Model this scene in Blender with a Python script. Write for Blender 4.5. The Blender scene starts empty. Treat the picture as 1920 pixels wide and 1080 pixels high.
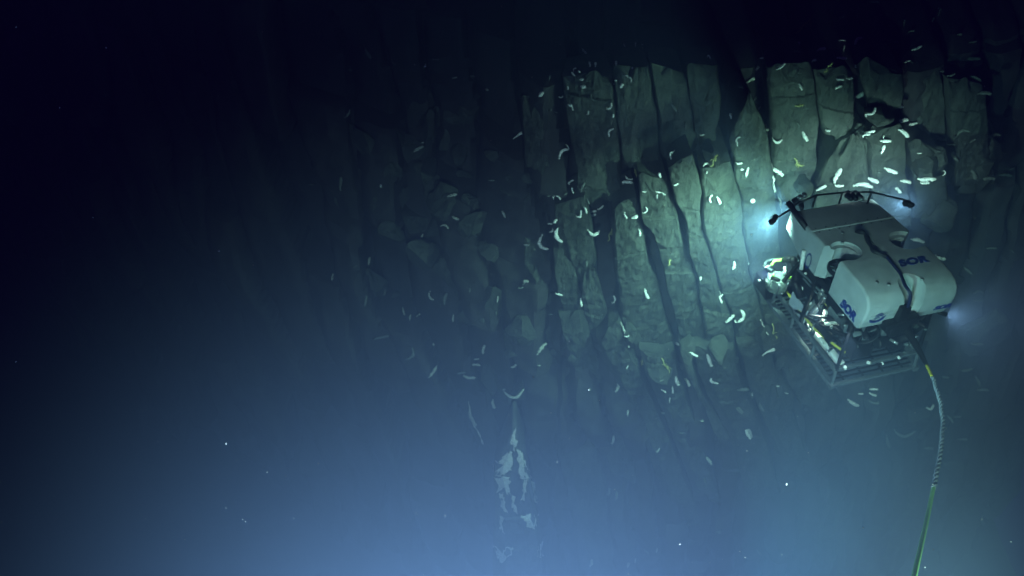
import bpy, bmesh, math, random
from mathutils import Vector, Matrix, noise
from mathutils.bvhtree import BVHTree
PI = math.pi
V = Vector
random.seed(7)
sc = bpy.context.scene
C = sc.collection

# ------------------------------------------------------------------ camera
FPX = 1700.0                      # focal length in pixels of the 1920 px wide frame
PITCH = math.radians(45)
cam_d = bpy.data.cameras.new('camera')
cam_d.sensor_width = 36.0
cam_d.lens = 36.0 * FPX / 1920.0
cam_d.clip_start = 0.1
cam_d.clip_end = 400
cam = bpy.data.objects.new('camera', cam_d)
C.objects.link(cam)
cam.location = (0, 0, 0)
cam.rotation_euler = (PI / 2 - PITCH, 0, 0)
sc.camera = cam

# ------------------------------------------------------------------ world: deep sea, no daylight
w = bpy.data.worlds.new("World")
sc.world = w
w.use_nodes = True
wb = w.node_tree.nodes['Background']
wb.inputs[0].default_value = (0.27, 0.06, 1.0, 1)
wb.inputs[1].default_value = 0.030

# ------------------------------------------------------------------ exposure
sc.view_settings.view_transform = 'Standard'
sc.view_settings.look = 'None'
sc.view_settings.exposure = 0
sc.view_settings.gamma = 1
sc.cycles.use_denoising = True
sc.cycles.max_bounces = 5
sc.cycles.volume_bounces = 0
sc.cycles.sample_clamp_indirect = 3

WATER_DENSITY = 0.045
# unseen lamps below the frame, standing in for a camera vehicle's lights
def spot(name, loc, target, power, color, cone, blend=1.0, size=0.05, parent=None):
    d = bpy.data.lights.new(name, 'SPOT')
    d.energy = power; d.color = color; d.spot_size = math.radians(cone); d.spot_blend = blend
    d.shadow_soft_size = size
    o = bpy.data.objects.new(name, d)
    C.objects.link(o)
    loc = V(loc); tv = V(target) - loc
    o.rotation_euler = tv.to_track_quat('-Z', 'Y').to_euler()
    o.location = loc
    if parent is not None:
        o.parent = parent
    return o

def ray(px, py):
    x = (px - 960) / FPX; u = (540 - py) / FPX
    s, c = math.sin(PITCH), math.cos(PITCH)
    return V((x, c + u * s, -s + u * c))

def at_y(px, py, y):
    d = ray(px, py)
    return d * (y / d.y)

spot('unseen_lamp', (-0.3, -0.5, -4.0), ray(1000, 1470) * 12, 24000, (0.54, 0.77, 1.0), 98)
spot('unseen_lamp', (2.7, 1.5, -5.4), ray(1722, 1050) * 8.2, 2900, (0.6, 1.0, 0.7), 44)  # unseen lamp added only to brighten the green end of the tether
spot('unseen_lamp', ray(1350, 1500) * 8, ray(1630, 600) * 15, 3500, (0.37, 0.95, 0.98), 32)

# ------------------------------------------------------------------ materials
def mat(name, base, rough=0.6, metal=0.0, bump=0.0, scale=8.0, var=0.0, streak=1.0, emis=None, estr=0.0, base2=None, spec=0.3, split=(0.35, 0.65), detail=6.0):
    m = bpy.data.materials.new(name); m.use_nodes = True
    nt = m.node_tree; b = nt.nodes['Principled BSDF']
    b.inputs['Base Color'].default_value = (*base, 1)
    b.inputs['Roughness'].default_value = rough
    b.inputs['Metallic'].default_value = metal
    b.inputs['Specular IOR Level'].default_value = spec
    if emis:
        b.inputs['Emission Color'].default_value = (*emis, 1)
        b.inputs['Emission Strength'].default_value = estr
    if bump or var:
        tc = nt.nodes.new('ShaderNodeTexCoord')
        mp = nt.nodes.new('ShaderNodeMapping'); mp.inputs['Scale'].default_value = (1, 1, streak)
        nt.links.new(tc.outputs['Object'], mp.inputs[0])
        nz = nt.nodes.new('ShaderNodeTexNoise'); nz.inputs['Scale'].default_value = scale
        nz.inputs['Detail'].default_value = detail; nz.inputs['Roughness'].default_value = 0.62
        nt.links.new(mp.outputs[0], nz.inputs['Vector'])
        if var:
            cr = nt.nodes.new('ShaderNodeValToRGB')
            b2 = base2 or tuple(c * (1 - var) for c in base)
            cr.color_ramp.elements[0].color = (*b2, 1); cr.color_ramp.elements[0].position = split[0]
            cr.color_ramp.elements[1].color = (*base, 1); cr.color_ramp.elements[1].position = split[1]
            nt.links.new(nz.outputs['Fac'], cr.inputs[0])
            nt.links.new(cr.outputs[0], b.inputs['Base Color'])
        if bump:
            bp = nt.nodes.new('ShaderNodeBump'); bp.inputs['Strength'].default_value = bump
            bp.inputs['Distance'].default_value = 0.05
            nt.links.new(nz.outputs['Fac'], bp.inputs['Height'])
            nt.links.new(bp.outputs[0], b.inputs['Normal'])
    return m

def rock_material(name, lo, hi, crust):
    m = bpy.data.materials.new(name); m.use_nodes = True
    nt = m.node_tree; N = nt.nodes; Lk = nt.links
    b = N['Principled BSDF']; b.inputs['Roughness'].default_value = 0.85
    b.inputs['Specular IOR Level'].default_value = 0.25
    tc = N.new('ShaderNodeTexCoord')
    def nz(scale, zs, det, rgh=0.6):
        mp = N.new('ShaderNodeMapping'); mp.inputs['Scale'].default_value = (1, 1, zs)
        mp.inputs['Rotation'].default_value = (0, math.radians(-9), 0)
        Lk.new(tc.outputs['Object'], mp.inputs[0])
        n = N.new('ShaderNodeTexNoise'); n.inputs['Scale'].default_value = scale
        n.inputs['Detail'].default_value = det; n.inputs['Roughness'].default_value = rgh
        Lk.new(mp.outputs[0], n.inputs['Vector']); return n
    big = nz(0.9, 0.5, 5); streak = nz(5, 0.16, 6, 0.7); fine = nz(30, 0.7, 6, 0.8); spk = nz(13, 0.8, 3, 0.6)
    mx = N.new('ShaderNodeMix'); mx.data_type = 'FLOAT'; mx.inputs[0].default_value = 0.55
    Lk.new(big.outputs['Fac'], mx.inputs[2]); Lk.new(streak.outputs['Fac'], mx.inputs[3])
    mx2 = N.new('ShaderNodeMix'); mx2.data_type = 'FLOAT'; mx2.inputs[0].default_value = 0.5
    Lk.new(mx.outputs[0], mx2.inputs[2]); Lk.new(fine.outputs['Fac'], mx2.inputs[3])
    cr = N.new('ShaderNodeValToRGB')
    cr.color_ramp.elements[0].position = 0.41; cr.color_ramp.elements[0].color = (*lo, 1)
    cr.color_ramp.elements[1].position = 0.60; cr.color_ramp.elements[1].color = (*hi, 1)
    Lk.new(mx2.outputs[0], cr.inputs[0])
    # scattered pale specks and crust
    c2 = N.new('ShaderNodeValToRGB'); c2.color_ramp.elements[0].position = 0.69; c2.color_ramp.elements[1].position = 0.76
    Lk.new(spk.outputs['Fac'], c2.inputs[0])
    m3 = N.new('ShaderNodeMix'); m3.data_type = 'RGBA'
    Lk.new(c2.outputs[0], m3.inputs[0]); Lk.new(cr.outputs[0], m3.inputs[6]); m3.inputs[7].default_value = (*crust, 1)
    Lk.new(m3.outputs[2], b.inputs['Base Color'])
    bp = N.new('ShaderNodeBump'); bp.inputs['Strength'].default_value = 0.9; bp.inputs['Distance'].default_value = 0.10
    Lk.new(mx2.outputs[0], bp.inputs['Height']); Lk.new(bp.outputs[0], b.inputs['Normal'])
    return m

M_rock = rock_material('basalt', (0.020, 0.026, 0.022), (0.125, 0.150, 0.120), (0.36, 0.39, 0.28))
M_rockd = rock_material('basalt_back', (0.03, 0.035, 0.033), (0.085, 0.092, 0.082), (0.18, 0.19, 0.15))  # darker copy of the basalt; the back wall's dimness is put into its colour
M_crust = mat('pale_crust', (0.55, 0.58, 0.50), 0.9, bump=0.6, scale=9, var=0.5, split=(.3,.5))
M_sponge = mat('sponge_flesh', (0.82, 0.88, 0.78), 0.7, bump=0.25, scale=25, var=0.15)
M_sponge_shade = mat('sponge_flesh_shade', (0.17, 0.20, 0.17), 0.8, bump=0.25, scale=25, var=0.25)  # sponge flesh darkened, weak light and haze painted into its colour
M_sponge_dim = mat('sponge_flesh_dim', (0.42, 0.46, 0.40), 0.8, bump=0.25, scale=25, var=0.25)  # in-between sponge flesh, the dimness of far haze put into the colour
M_spongey = mat('sponge_flesh_yellow', (0.52, 0.55, 0.20), 0.8, bump=0.25, scale=25, var=0.3)
M_foam = mat('foam_paint', (0.36, 0.40, 0.41), 0.6, bump=0.04, scale=4, var=0.22, split=(0.35, 0.6), detail=9)
M_dark = mat('black_metal', (0.012, 0.012, 0.016), 0.5, bump=0.1, scale=12, var=0.4)
M_frame = mat('grey_frame', (0.10, 0.118, 0.13), 0.5, bump=0.12, scale=10, var=0.4)
M_steel = mat('bare_steel', (0.42, 0.44, 0.44), 0.35, metal=0.7, bump=0.1, scale=14, var=0.3)
M_white = mat('white_plastic', (0.78, 0.80, 0.76), 0.5, bump=0.05, scale=10, var=0.15)
M_navy = mat('navy_paint', (0.012, 0.03, 0.20), 0.5, var=0.3, scale=20)
M_purple = mat('navy_hose', (0.008, 0.010, 0.05), 0.45, var=0.3, scale=20)
M_green = mat('yellow_green_plastic', (0.35, 0.62, 0.10), 0.5, var=0.2, scale=20)
M_yellow = mat('yellow_plastic', (0.62, 0.58, 0.06), 0.5, var=0.2, scale=20)
M_lens = mat('lamp_lens', (0.9, 0.9, 0.9), 0.3, emis=(0.80, 0.95, 1.0), estr=14.0)
M_lensdim = mat('lamp_lens_dim', (0.9, 0.9, 0.9), 0.3, emis=(0.7, 0.9, 1.0), estr=3.0)
M_snow = mat('marine_snow', (0.8, 0.8, 0.75), 0.9)

# ------------------------------------------------------------------ mesh helpers
def tag(o, label=None, cat=None, group=None, kind=None):
    if label: o['label'] = label
    if cat: o['category'] = cat
    if group: o['group'] = group
    if kind: o['kind'] = kind
    return o

def obj(name, bm, m, parent=None, smooth=True, mx=None):
    me = bpy.data.meshes.new(name)
    bmesh.ops.recalc_face_normals(bm, faces=bm.faces)
    bm.to_mesh(me); bm.free()
    me.materials.append(m)
    for p in me.polygons: p.use_smooth = smooth
    o = bpy.data.objects.new(name, me); C.objects.link(o)
    if parent is not None: o.parent = parent
    return o

def thing(name, label, cat, loc=(0, 0, 0), group=None, kind=None):
    o = bpy.data.objects.new(name, None); C.objects.link(o); o.location = loc
    return tag(o, label, cat, group, kind)

def box(bm, c, s, rot=None, bev=0.0):
    tmp = bmesh.new()
    bmesh.ops.create_cube(tmp, size=1)
    for v in tmp.verts: v.co = V((v.co.x * s[0], v.co.y * s[1], v.co.z * s[2]))
    if bev: bmesh.ops.bevel(tmp, geom=tmp.edges[:] + tmp.verts[:], offset=bev, segments=2, profile=0.6, affect='EDGES')
    for v in tmp.verts:
        co = v.co
        if rot is not None: co = rot @ co
        v.co = co + V(c)
    me = bpy.data.meshes.new('t'); tmp.to_mesh(me); tmp.free(); bm.from_mesh(me); bpy.data.meshes.remove(me)

def tube(bm, pts, r, n=10, cap=True, rr=None):
    pts = [V(p) for p in pts]
    rs = rr if rr else [r] * len(pts)
    rings = []
    up = V((0.13, 0.31, 0.94))
    prev = None
    for i, p in enumerate(pts):
        a = pts[max(i - 1, 0)]; b = pts[min(i + 1, len(pts) - 1)]
        t = (b - a).normalized()
        if prev is None:
            x = t.cross(up)
            if x.length < 1e-3: x = t.cross(V((1, 0, 0)))
        else:
            x = prev - t * prev.dot(t)
        x.normalize(); prev = x; y = t.cross(x)
        rings.append([bm.verts.new(p + (x * math.cos(2 * PI * k / n) + y * math.sin(2 * PI * k / n)) * rs[i]) for k in range(n)])
    for i in range(len(rings) - 1):
        for k in range(n):
            bm.faces.new((rings[i][k], rings[i][(k + 1) % n], rings[i + 1][(k + 1) % n], rings[i + 1][k]))
    if cap:
        bm.faces.new(rings[0][::-1]); bm.faces.new(rings[-1])

def smooth_path(pts, n=6):
    pts = [V(p) for p in pts]
    out = []
    for i in range(len(pts) - 1):
        p0 = pts[max(i - 1, 0)]; p1 = pts[i]; p2 = pts[i + 1]; p3 = pts[min(i + 2, len(pts) - 1)]
        for k in range(n):
            t = k / n
            out.append(0.5 * ((2 * p1) + (p2 - p0) * t + (2 * p0 - 5 * p1 + 4 * p2 - p3) * t * t + (3 * p1 - p0 - 3 * p2 + p3) * t ** 3))
    out.append(pts[-1])
    return out

def rod(p, q, r, n=12):
    bm = bmesh.new(); tube(bm, [p, q], r, n); return bm

# ------------------------------------------------------------------ the cliff
bvh_v, bvh_f = [], []
def remember(bm):
    base = len(bvh_v)
    bm.verts.ensure_lookup_table()
    bm.verts.index_update()
    bvh_v.extend(v.co.copy() for v in bm.verts)
    bvh_f.extend([base + v.index for v in f.verts] for f in bm.faces)

def hrand(*k):
    h = 2166136261
    for q in k:
        h = ((h ^ (int(q) & 0xffffffff)) * 16777619) & 0xffffffff
        h ^= h >> 13; h = (h * 2654435761) & 0xffffffff; h ^= h >> 15
    return h / 4294967296.0

def back_y(x, z):
    y = 16.5 if z > -13.5 else 16.5 - min(0.6, (-13.5 - z) * .4)
    if x < 0.6: y += (0.6 - x) * 0.62
    if x > 8: y += (x - 8) * 0.25
    if z > -9.75: y += (z + 9.75) * 2.6
    if z < -14.5: y -= min(1.3, (-14.5 - z) * 0.30)
    return y

def column_relief(x, z):
    lean = 0.17 if z < -13 else 0.10
    u = x + lean * (z + 13) + 0.22 * noise.noise(V((x * 0.5, 0, z * 0.45))) + 0.9 * noise.noise(V((x * .12, 4, z * .1)))
    s = u / 0.82 if x > 1.2 else 1.2 / .82 + (u - 1.2) / 1.25 + 0.5 * noise.noise(V((u * .4, 2, z * .35)))
    c = math.floor(s); f = s - c
    tier_h = 2.2 + 2.2 * hrand(c, 3)
    tz = (z + 5 * hrand(c, 9)) / tier_h
    tr = math.floor(tz); tf = tz - tr
    off = (hrand(c, tr, 5) - 0.5) * (0.75 if x > 1.2 else 1.7)
    ridge = 0.3 + 0.4 * hrand(c, 7)
    prof = f / ridge if f < ridge else (1 - f) / (1 - ridge)
    p = 0.26 * min(1.0, prof * 2.1)
    if f < 0.05 or f > 0.95: p -= 0.22
    if tf > 0.93: off += (tf - 0.93) * 3 * (0.3 + hrand(c, tr, 6))
    return off - p

bm = bmesh.new()
NX, NZ = 460, 330
X0, X1, Z0, Z1 = -27.0, 16.5, -31.8, -1.5
grid = []
for j in range(NZ + 1):
    row = []
    z = Z0 + (Z1 - Z0) * j / NZ
    for i in range(NX + 1):
        x = X0 + (X1 - X0) * i / NX
        y = back_y(x, z) + column_relief(x, z)
        q = V((x, y, z))
        y += 0.16 * noise.noise(q * 0.9) + 0.06 * noise.noise(q * 3.1) + 0.8 * noise.noise(V((x * .3, 9, z * .3)))
        row.append(bm.verts.new((x + 0.05 * noise.noise(q * 2.3), y, z + 0.05 * noise.noise(q * 2.3 + V((5, 5, 5))))))
    grid.append(row)
for j in range(NZ):
    for i in range(NX):
        bm.faces.new((grid[j][i], grid[j][i + 1], grid[j + 1][i + 1], grid[j + 1][i]))
remember(bm)
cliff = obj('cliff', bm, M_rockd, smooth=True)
cliff.data.set_sharp_from_angle(angle=math.radians(30))
tag(cliff, kind='structure')

def interp(poly, t):
    # by cumulative y of the outline, t in 0..1
    y0, y1 = poly[0][1], poly[-1][1]
    y = y0 + (y1 - y0) * t
    for a, b in zip(poly, poly[1:]):
        if y <= b[1] + 1e-6:
            k = (y - a[1]) / max(b[1] - a[1], 1e-6)
            return a[0] + (b[0] - a[0]) * k, y
    return poly[-1]

DY = 0.8
def column(left, right, Y, depth=0.9, ridge=None, bulge=0.2, jag=0.17, seed=0, m=None, tilt=0.0, name='rock_column', bottom_in=0.0):
    """one leaning basalt column; left / right are its two edges down the face, Y its distance out from the viewer"""
    Y = (Y if Y < 14.1 or Y > 15.05 else 14.1 + (Y - 14.1) * 0.55) + DY
    rnd = random.Random(seed * 31 + 5)
    ridge = ridge if ridge is not None else 0.3 + 0.4 * rnd.random()
    fa_, fb_ = (0.26, 0.07) if rnd.random() < .5 else (0.07, 0.24)
    h = max(left[-1][1] - left[0][1], right[-1][1] - right[0][1])
    M = max(12, int(h / 2)); K = 32
    bm = bmesh.new(); rings = []
    zt = at_y(*left[0], Y).z
    for j in range(M + 1):
        t = j / M
        lx, ly = interp(left, t); rx, ry = interp(right, t)
        y = Y
        pl = at_y(lx - 1.0, ly, y); pr = at_y(rx + 1.0, ry, y)
        off = tilt * (pl.z - zt)
        wdt = (pr - pl).length
        ring = []
        ring.append(pl + V((0.10 * wdt, depth, 0)))
        for k in range(K + 1):
            u = k / K
            p = pl.lerp(pr, u)
            ju = u + 0.05 * noise.noise(V((seed * 1.7, p.z * .8, 2)))
            prof = min(1.0, ju / fa_) if ju < ridge else min(1.0, (1 - ju) / fb_)
            prof = prof * .82 + .18 * (1 - abs(ju - ridge))
            d = -bulge * wdt * prof + off
            edge = min(u, 1 - u)
            if edge < 0.03: d += 0.05 * wdt
            q = V((p.x, seed * 3.7, p.z))
            d += 0.055 * noise.noise(q * 1.1) + 0.03 * noise.noise(q * 3.5) + 0.028 * noise.noise(q * 8) + 0.016 * noise.noise(V((q.x * 24, q.y, q.z * 11)))
            d += 0.07 * (hrand(seed, math.floor(p.z * 1.3 + seed * .37 + u * .25 * (seed % 3 - 1))) - .5) + 0.02 * noise.noise(V((p.x * 11, seed, p.z * 3)))
            ex = 0.03 * noise.noise(V((seed * 2.2 + (0 if u < .5 else 50), 0, p.z * 2.5))) if edge < 0.2 else 0
            zz = p.z
            if t < 0.14:
                zz += jag * (1 - t / 0.14) * (noise.noise(V((u * 3.1, seed * 5.3, 0))) * 2.0)
                d += (1 - t / 0.14) ** 2 * 0.10
            if t > 0.9:
                zz -= jag * ((t - 0.9) / 0.1) * (noise.noise(V((u * 4.1, seed * 7.3, 4))) * 2.4)
                d += ((t - 0.9) / 0.1) ** 2 * 0.12
            ring.append(V((p.x + ex, p.y + d, zz)))
        ring.append(pr + V((-0.10 * wdt, depth, 0)))
        rings.append([bm.verts.new(v) for v in ring])
    n = len(rings[0])
    for j in range(M):
        for k in range(n):
            bm.faces.new((rings[j][k], rings[j][(k + 1) % n], rings[j + 1][(k + 1) % n], rings[j + 1][k]))
    for rg, s in ((rings[0], 1), (rings[-1], -1)):
        c = sum((v.co for v in rg), V()) / n
        cv = bm.verts.new(c + V((0, 0, 0.03 * s)))
        for k in range(n): bm.faces.new((rg[k], rg[(k + 1) % n], cv))
    remember(bm)
    o = obj(name, bm, m or M_rock, cliff, smooth=True)
    o.data.set_sharp_from_angle(angle=math.radians(24))
    return o

def block(px, py, wpx, hpx, Y, seed=0, m=None, rot=0.0, dep=0.5, name='rock_block', squash=1.0, lump=0.45):
    bm = bmesh.new()
    bmesh.ops.create_icosphere(bm, subdivisions=4, radius=1)
    Y = (Y if Y < 14.1 or Y > 15.05 else 14.1 + (Y - 14.1) * 0.55) + DY
    c = at_y(px, py, Y); s = ray(px, py).length
    dist = c.length / s
    wx = wpx / FPX * dist / 2; hz = hpx / FPX * dist / 2 * 1.35
    cr, sr = math.cos(rot), math.sin(rot)
    for v in bm.verts:
        n_ = v.co.copy()
        k = 1.0
        # facet the lump with a few cutting planes
        rnd = random.Random(seed)
        for q in range(16):
            d = V((rnd.uniform(-1, 1), rnd.uniform(-1, 1), rnd.uniform(-1, 1))).normalized()
            lim = rnd.uniform(0.5, 0.85); dd = n_.dot(d)
            if dd > lim: n_ -= d * (dd - lim)
        n_ += n_.normalized() * (0.16 * lump * noise.noise(v.co * 2.2 + V((seed, 0, 0))) + 0.06 * noise.noise(v.co * 6 + V((seed, 0, 0))))
        x, z = n_.x * wx, n_.z * hz
        v.co = c + V((x * cr - z * sr, n_.y * dep, x * sr + z * cr))
    remember(bm)
    o = obj(name, bm, m or M_rock, cliff, smooth=True)
    o.data.set_sharp_from_angle(angle=math.radians(20))
    return o

# main lit tier; x,y of the two edges of every column in frame units, third value its distance
cols = [
 # upper row
 ([(978,200),(982,240),(986,325)], [(1018,187),(1024,240),(1031,322)], 15.0, 0.5),
 ([(1056,150),(1066,237),(1076,294),(1089,376)], [(1148,134),(1154,215),(1163,262),(1166,374)], 14.75, 0.55),
 ([(1151,137),(1157,215),(1163,256),(1172,322)], [(1216,122),(1224,187),(1232,222),(1236,312)], 14.6, 0.5),
 ([(1218,122),(1229,187),(1237,222),(1239,288)], [(1284,135),(1288,160),(1298,222),(1312,290)], 14.55, 0.6),
 ([(1287,128),(1291,160),(1301,222),(1314,286)], [(1346,127),(1350,190),(1345,237),(1338,284)], 14.4, 0.4),
 ([(1402,191),(1385,215),(1368,262),(1376,300),(1381,341),(1392,373),(1395,438),(1405,477),(1407,516),(1424,559),(1434,612)],
  [(1408,190),(1426,220),(1440,260),(1445,300),(1452,350),(1456,400),(1462,480),(1480,540),(1500,620)], 13.75, 0.35),
 ([(1440,124),(1441,180),(1446,260),(1452,330),(1462,380)], [(1523,128),(1530,180),(1536,235),(1530,300),(1524,380)], 14.2, 0.3),
 ([(1526,129),(1533,180),(1539,230),(1545,262)], [(1598,134),(1602,187),(1598,235),(1585,268)], 14.35, 0.55),
 ([(1606,125),(1618,160),(1632,200)], [(1692,120),(1694,160),(1690,202)], 14.9, 0.5),
 ([(1580,272),(1552,300),(1530,340),(1528,420)], [(1622,246),(1626,300),(1630,360),(1640,420)], 13.95, 0.5),
 ([(1624,243),(1628,300),(1632,360),(1642,420)], [(1694,250),(1698,300),(1701,340),(1710,430)], 13.9, 0.35),
 ([(1704,262),(1712,330),(1722,400)], [(1768,290),(1775,350),(1786,420)], 14.6, 0.5),
 ([(1772,150),(1780,260),(1792,350)], [(1846,160),(1856,280),(1868,350)], 15.1, 0.5),
 ([(1700,120),(1704,180),(1708,250)], [(1766,140),(1770,190),(1774,262)], 15.2, 0.5),
 # middle row
 ([(1040,398),(1042,440),(1050,475),(1074,505),(1086,532)], [(1098,362),(1106,400),(1114,438),(1120,500),(1124,540)], 14.35, 0.6),
 ([(1040,472),(1039,500),(1046,545),(1062,600),(1092,662)], [(1066,472),(1078,512),(1085,540),(1098,590),(1118,652)], 14.1, 0.4),
 ([(1096,520),(1090,560),(1102,610),(1126,655)], [(1116,505),(1128,545),(1140,590),(1160,640)], 14.0, 0.5),
 ([(1152,400),(1150,430),(1154,508),(1160,535),(1163,598),(1177,633),(1194,668)],
  [(1195,378),(1203,427),(1211,469),(1216,497),(1238,539),(1243,582),(1254,613),(1268,655)], 13.75, 0.55),
 ([(1197,345),(1200,380),(1207,420),(1228,440),(1241,490),(1252,540),(1264,580),(1281,655)],
  [(1250,338),(1262,373),(1278,446),(1286,473),(1304,516),(1309,555),(1319,613),(1324,655)], 13.6, 0.4),
 ([(1253,322),(1266,373),(1290,425),(1292,473),(1308,516),(1313,555),(1322,613),(1330,668)],
  [(1298,298),(1309,330),(1315,363),(1311,407),(1320,446),(1336,497),(1349,545),(1372,600),(1380,660)], 13.45, 0.5),
 ([(1312,322),(1319,363),(1315,407),(1324,446),(1340,497),(1353,545),(1376,600),(1384,662)],
  [(1371,298),(1378,341),(1389,373),(1391,438),(1401,477),(1403,516),(1420,559),(1430,600),(1436,662)], 13.5, 0.35),
 # lower row, going down into the dark
 ([(1118,640),(1150,700),(1200,800),(1246,930),(1262,1010)], [(1160,600),(1176,640),(1196,680),(1250,800),(1302,930),(1316,1010)], 13.5, 0.4),
 ([(1200,660),(1212,700),(1262,820),(1310,940)], [(1268,668),(1276,700),(1316,820),(1352,940)], 13.35, 0.45),
 ([(1276,668),(1290,700),(1320,760),(1350,830)], [(1300,690),(1312,730),(1342,780),(1372,830)], 13.15, 0.5),
 ([(1302,650),(1310,700),(1338,760),(1376,840),(1400,930)], [(1376,650),(1390,700),(1410,750),(1440,820),(1462,930)], 13.3, 0.5),
 ([(1384,645),(1396,680),(1404,720),(1440,800),(1470,860)], [(1440,640),(1452,690),(1470,730),(1492,790),(1520,860)], 13.2, 0.3),
 ([(1440,612),(1450,660),(1470,700),(1500,760)], [(1500,600),(1530,660),(1552,720),(1580,760)], 13.35, 0.4),
 ([(1446,735),(1444,765),(1466,788)], [(1472,724),(1490,745),(1484,784)], 12.9, 0.5),
 ([(1048,590),(1066,660),(1110,760),(1150,900)], [(1096,590),(1116,660),(1160,760),(1214,900)], 13.9, 0.5),
 ([(975,620),(990,700),(1030,800),(1060,900)], [(1040,610),(1056,700),(1090,800),(1130,900)], 14.6, 0.5),
 ([(1044,840),(1060,900),(1078,1000),(1090,1090)], [(1120,830),(1140,900),(1160,1000),(1170,1090)], 13.9, 0.4),
 # left, in the dim
 ([(985,460),(984,500),(1000,560),(1010,610)], [(1018,455),(1028,500),(1040,560),(1046,610)], 15.0, 0.5),
 ([(910,640),(908,680),(914,760),(920,830)], [(940,625),(958,680),(966,760),(974,830)], 15.4, 0.4),
 ([(868,400),(872,440),(880,490)], [(895,395),(915,440),(922,490)], 15.9, 0.5),
 ([(858,510),(870,560),(882,650)], [(908,505),(930,560),(934,650)], 15.7, 0.5),
 ([(752,410),(770,450),(800,500),(850,560)], [(800,420),(820,450),(850,500),(896,560)], 16.6, 0.5),
 ([(790,330),(800,380),(812,420)], [(850,340),(862,380),(872,420)], 16.9, 0.5),
]
for i, (l, r, Y, rg) in enumerate(cols):
    column(l, r, Y, depth=1.1 if Y < 14.3 else 0.8, ridge=rg, bulge=(0.07 + 0.08 * hrand(i, 2)) if r[-1][1] < 670 else 0.22, seed=i + 1, tilt=0.02 * (hrand(i, 4) - .5))
for i, (px, py, wp, hp, Y) in enumerate([
 (808,236,34,56,17.6), (862,282,34,44,17.4), (1650,218,66,34,14.3), (1733,312,64,60,14.4), (1347,655,44,36,13.05), (1000,500,30,40,15.0),
 (1240,688,60,30,13.2), (1440,640,60,30,13.1), (1700,660,90,80,14.2), (1850,620,110,120,14.6), (1600,800,120,90,13.8),
 (1180,625,30,36,13.5), (1290,655,36,20,13.0), (1507,350,40,26,13.5), (1330,285,50,24,13.9),
 (960,730,50,40,15.0), (890,690,60,40,15.3)]):
    block(px, py, wp, hp, Y, seed=i + 50, m=M_rock, rot=random.uniform(-.3, .3))

bvh0 = BVHTree.FromPolygons(bvh_v, bvh_f)
rb = random.Random(21)
def rubble(cx, cy, sx, sy, n_, lo_, hi_, sd):
    for k in range(n_):
        px, py = cx + rb.uniform(-1, 1) * sx, cy + rb.uniform(-1, 1) * sy
        loc, nrm, idx, dist = bvh0.ray_cast(V((0, 0, 0)), ray(px, py).normalized())
        if loc is None: continue
        w_ = rb.uniform(lo_, hi_); Yh = loc.y - DY + rb.uniform(-.02, .18) * w_ / 30
        if Yh > 14.1 and Yh <= 15.05: Yh = 14.1 + (Yh - 14.1) / .55
        block(px, py, w_, w_ * rb.uniform(.6, 1.6), Yh, seed=sd + k, m=M_rock, rot=rb.uniform(-.6, .6), dep=w_ / FPX * 15 * .45)
rubble(860, 290, 110, 90, 14, 24, 60, 200)
rubble(800, 470, 120, 100, 24, 26, 84, 240)
rubble(940, 540, 60, 90, 12, 24, 70, 480)
rubble(700, 360, 60, 120, 9, 30, 80, 500)
rubble(900, 680, 90, 60, 9, 20, 60, 280)
rubble(1235, 684, 75, 12, 12, 8, 22, 300)
rubble(1240, 306, 60, 12, 7, 8, 20, 320)
rubble(1120, 660, 80, 30, 7, 12, 30, 340)
rubble(1420, 700, 60, 60, 7, 14, 40, 360)
rubble(1600, 250, 50, 20, 5, 14, 34, 380)
rubble(1800, 420, 90, 200, 16, 30, 90, 400)
rubble(1010, 400, 30, 160, 8, 14, 36, 440)

# pinnacle with pale crust low in the blue water
pin = column([(962,806),(945,840),(926,880),(930,950),(926,1000),(926,1090)], [(968,806),(985,850),(998,920),(1002,960),(1014,1000),(1018,1090)], 12.6, depth=0.9, ridge=0.45, bulge=0.25, jag=0.02, seed=91, name='rock_pinnacle')
# pale mineral veins trickling down the lit columns
bvh = BVHTree.FromPolygons(bvh_v, bvh_f)
def hit(px, py):
    d = ray(px, py).normalized()
    loc, nrm, idx, dist = bvh.ray_cast(V((0, 0, 0)), d)
    if loc is None:
        return at_y(px, py, 15.0), V((0, -1, 0)), at_y(px, py, 15).length
    if nrm.dot(d) > 0: nrm = -nrm
    return loc, nrm, dist
bm = bmesh.new()
def patch(poly, Y, thick=0.05):
    c = V((sum(p[0] for p in poly) / len(poly), sum(p[1] for p in poly) / len(poly)))
    # subdivided ragged patch standing a little proud of the rock
    n = len(poly); outer = []
    rim = []
    for k in range(n):
        a = V(poly[k]); b = V(poly[(k + 1) % n])
        for s in range(5):
            p = a.lerp(b, s / 5)
            jit = 3.2
            rim.append(p + V((random.uniform(-jit, jit), random.uniform(-jit, jit))))
    f = [hit(p.x, p.y)[0] - ray(p.x, p.y).normalized() * .03 for p in rim]
    fv = [bm.verts.new(p) for p in f]
    bv = [bm.verts.new(p + V((0, thick, 0))) for p in f]
    cv = bm.verts.new(hit(c.x, c.y)[0] - ray(c.x, c.y).normalized() * .06)
    for k in range(len(fv)):
        k2 = (k + 1) % len(fv)
        bm.faces.new((fv[k], fv[k2], cv)); bm.faces.new((fv[k], fv[k2], bv[k2], bv[k]))
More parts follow.
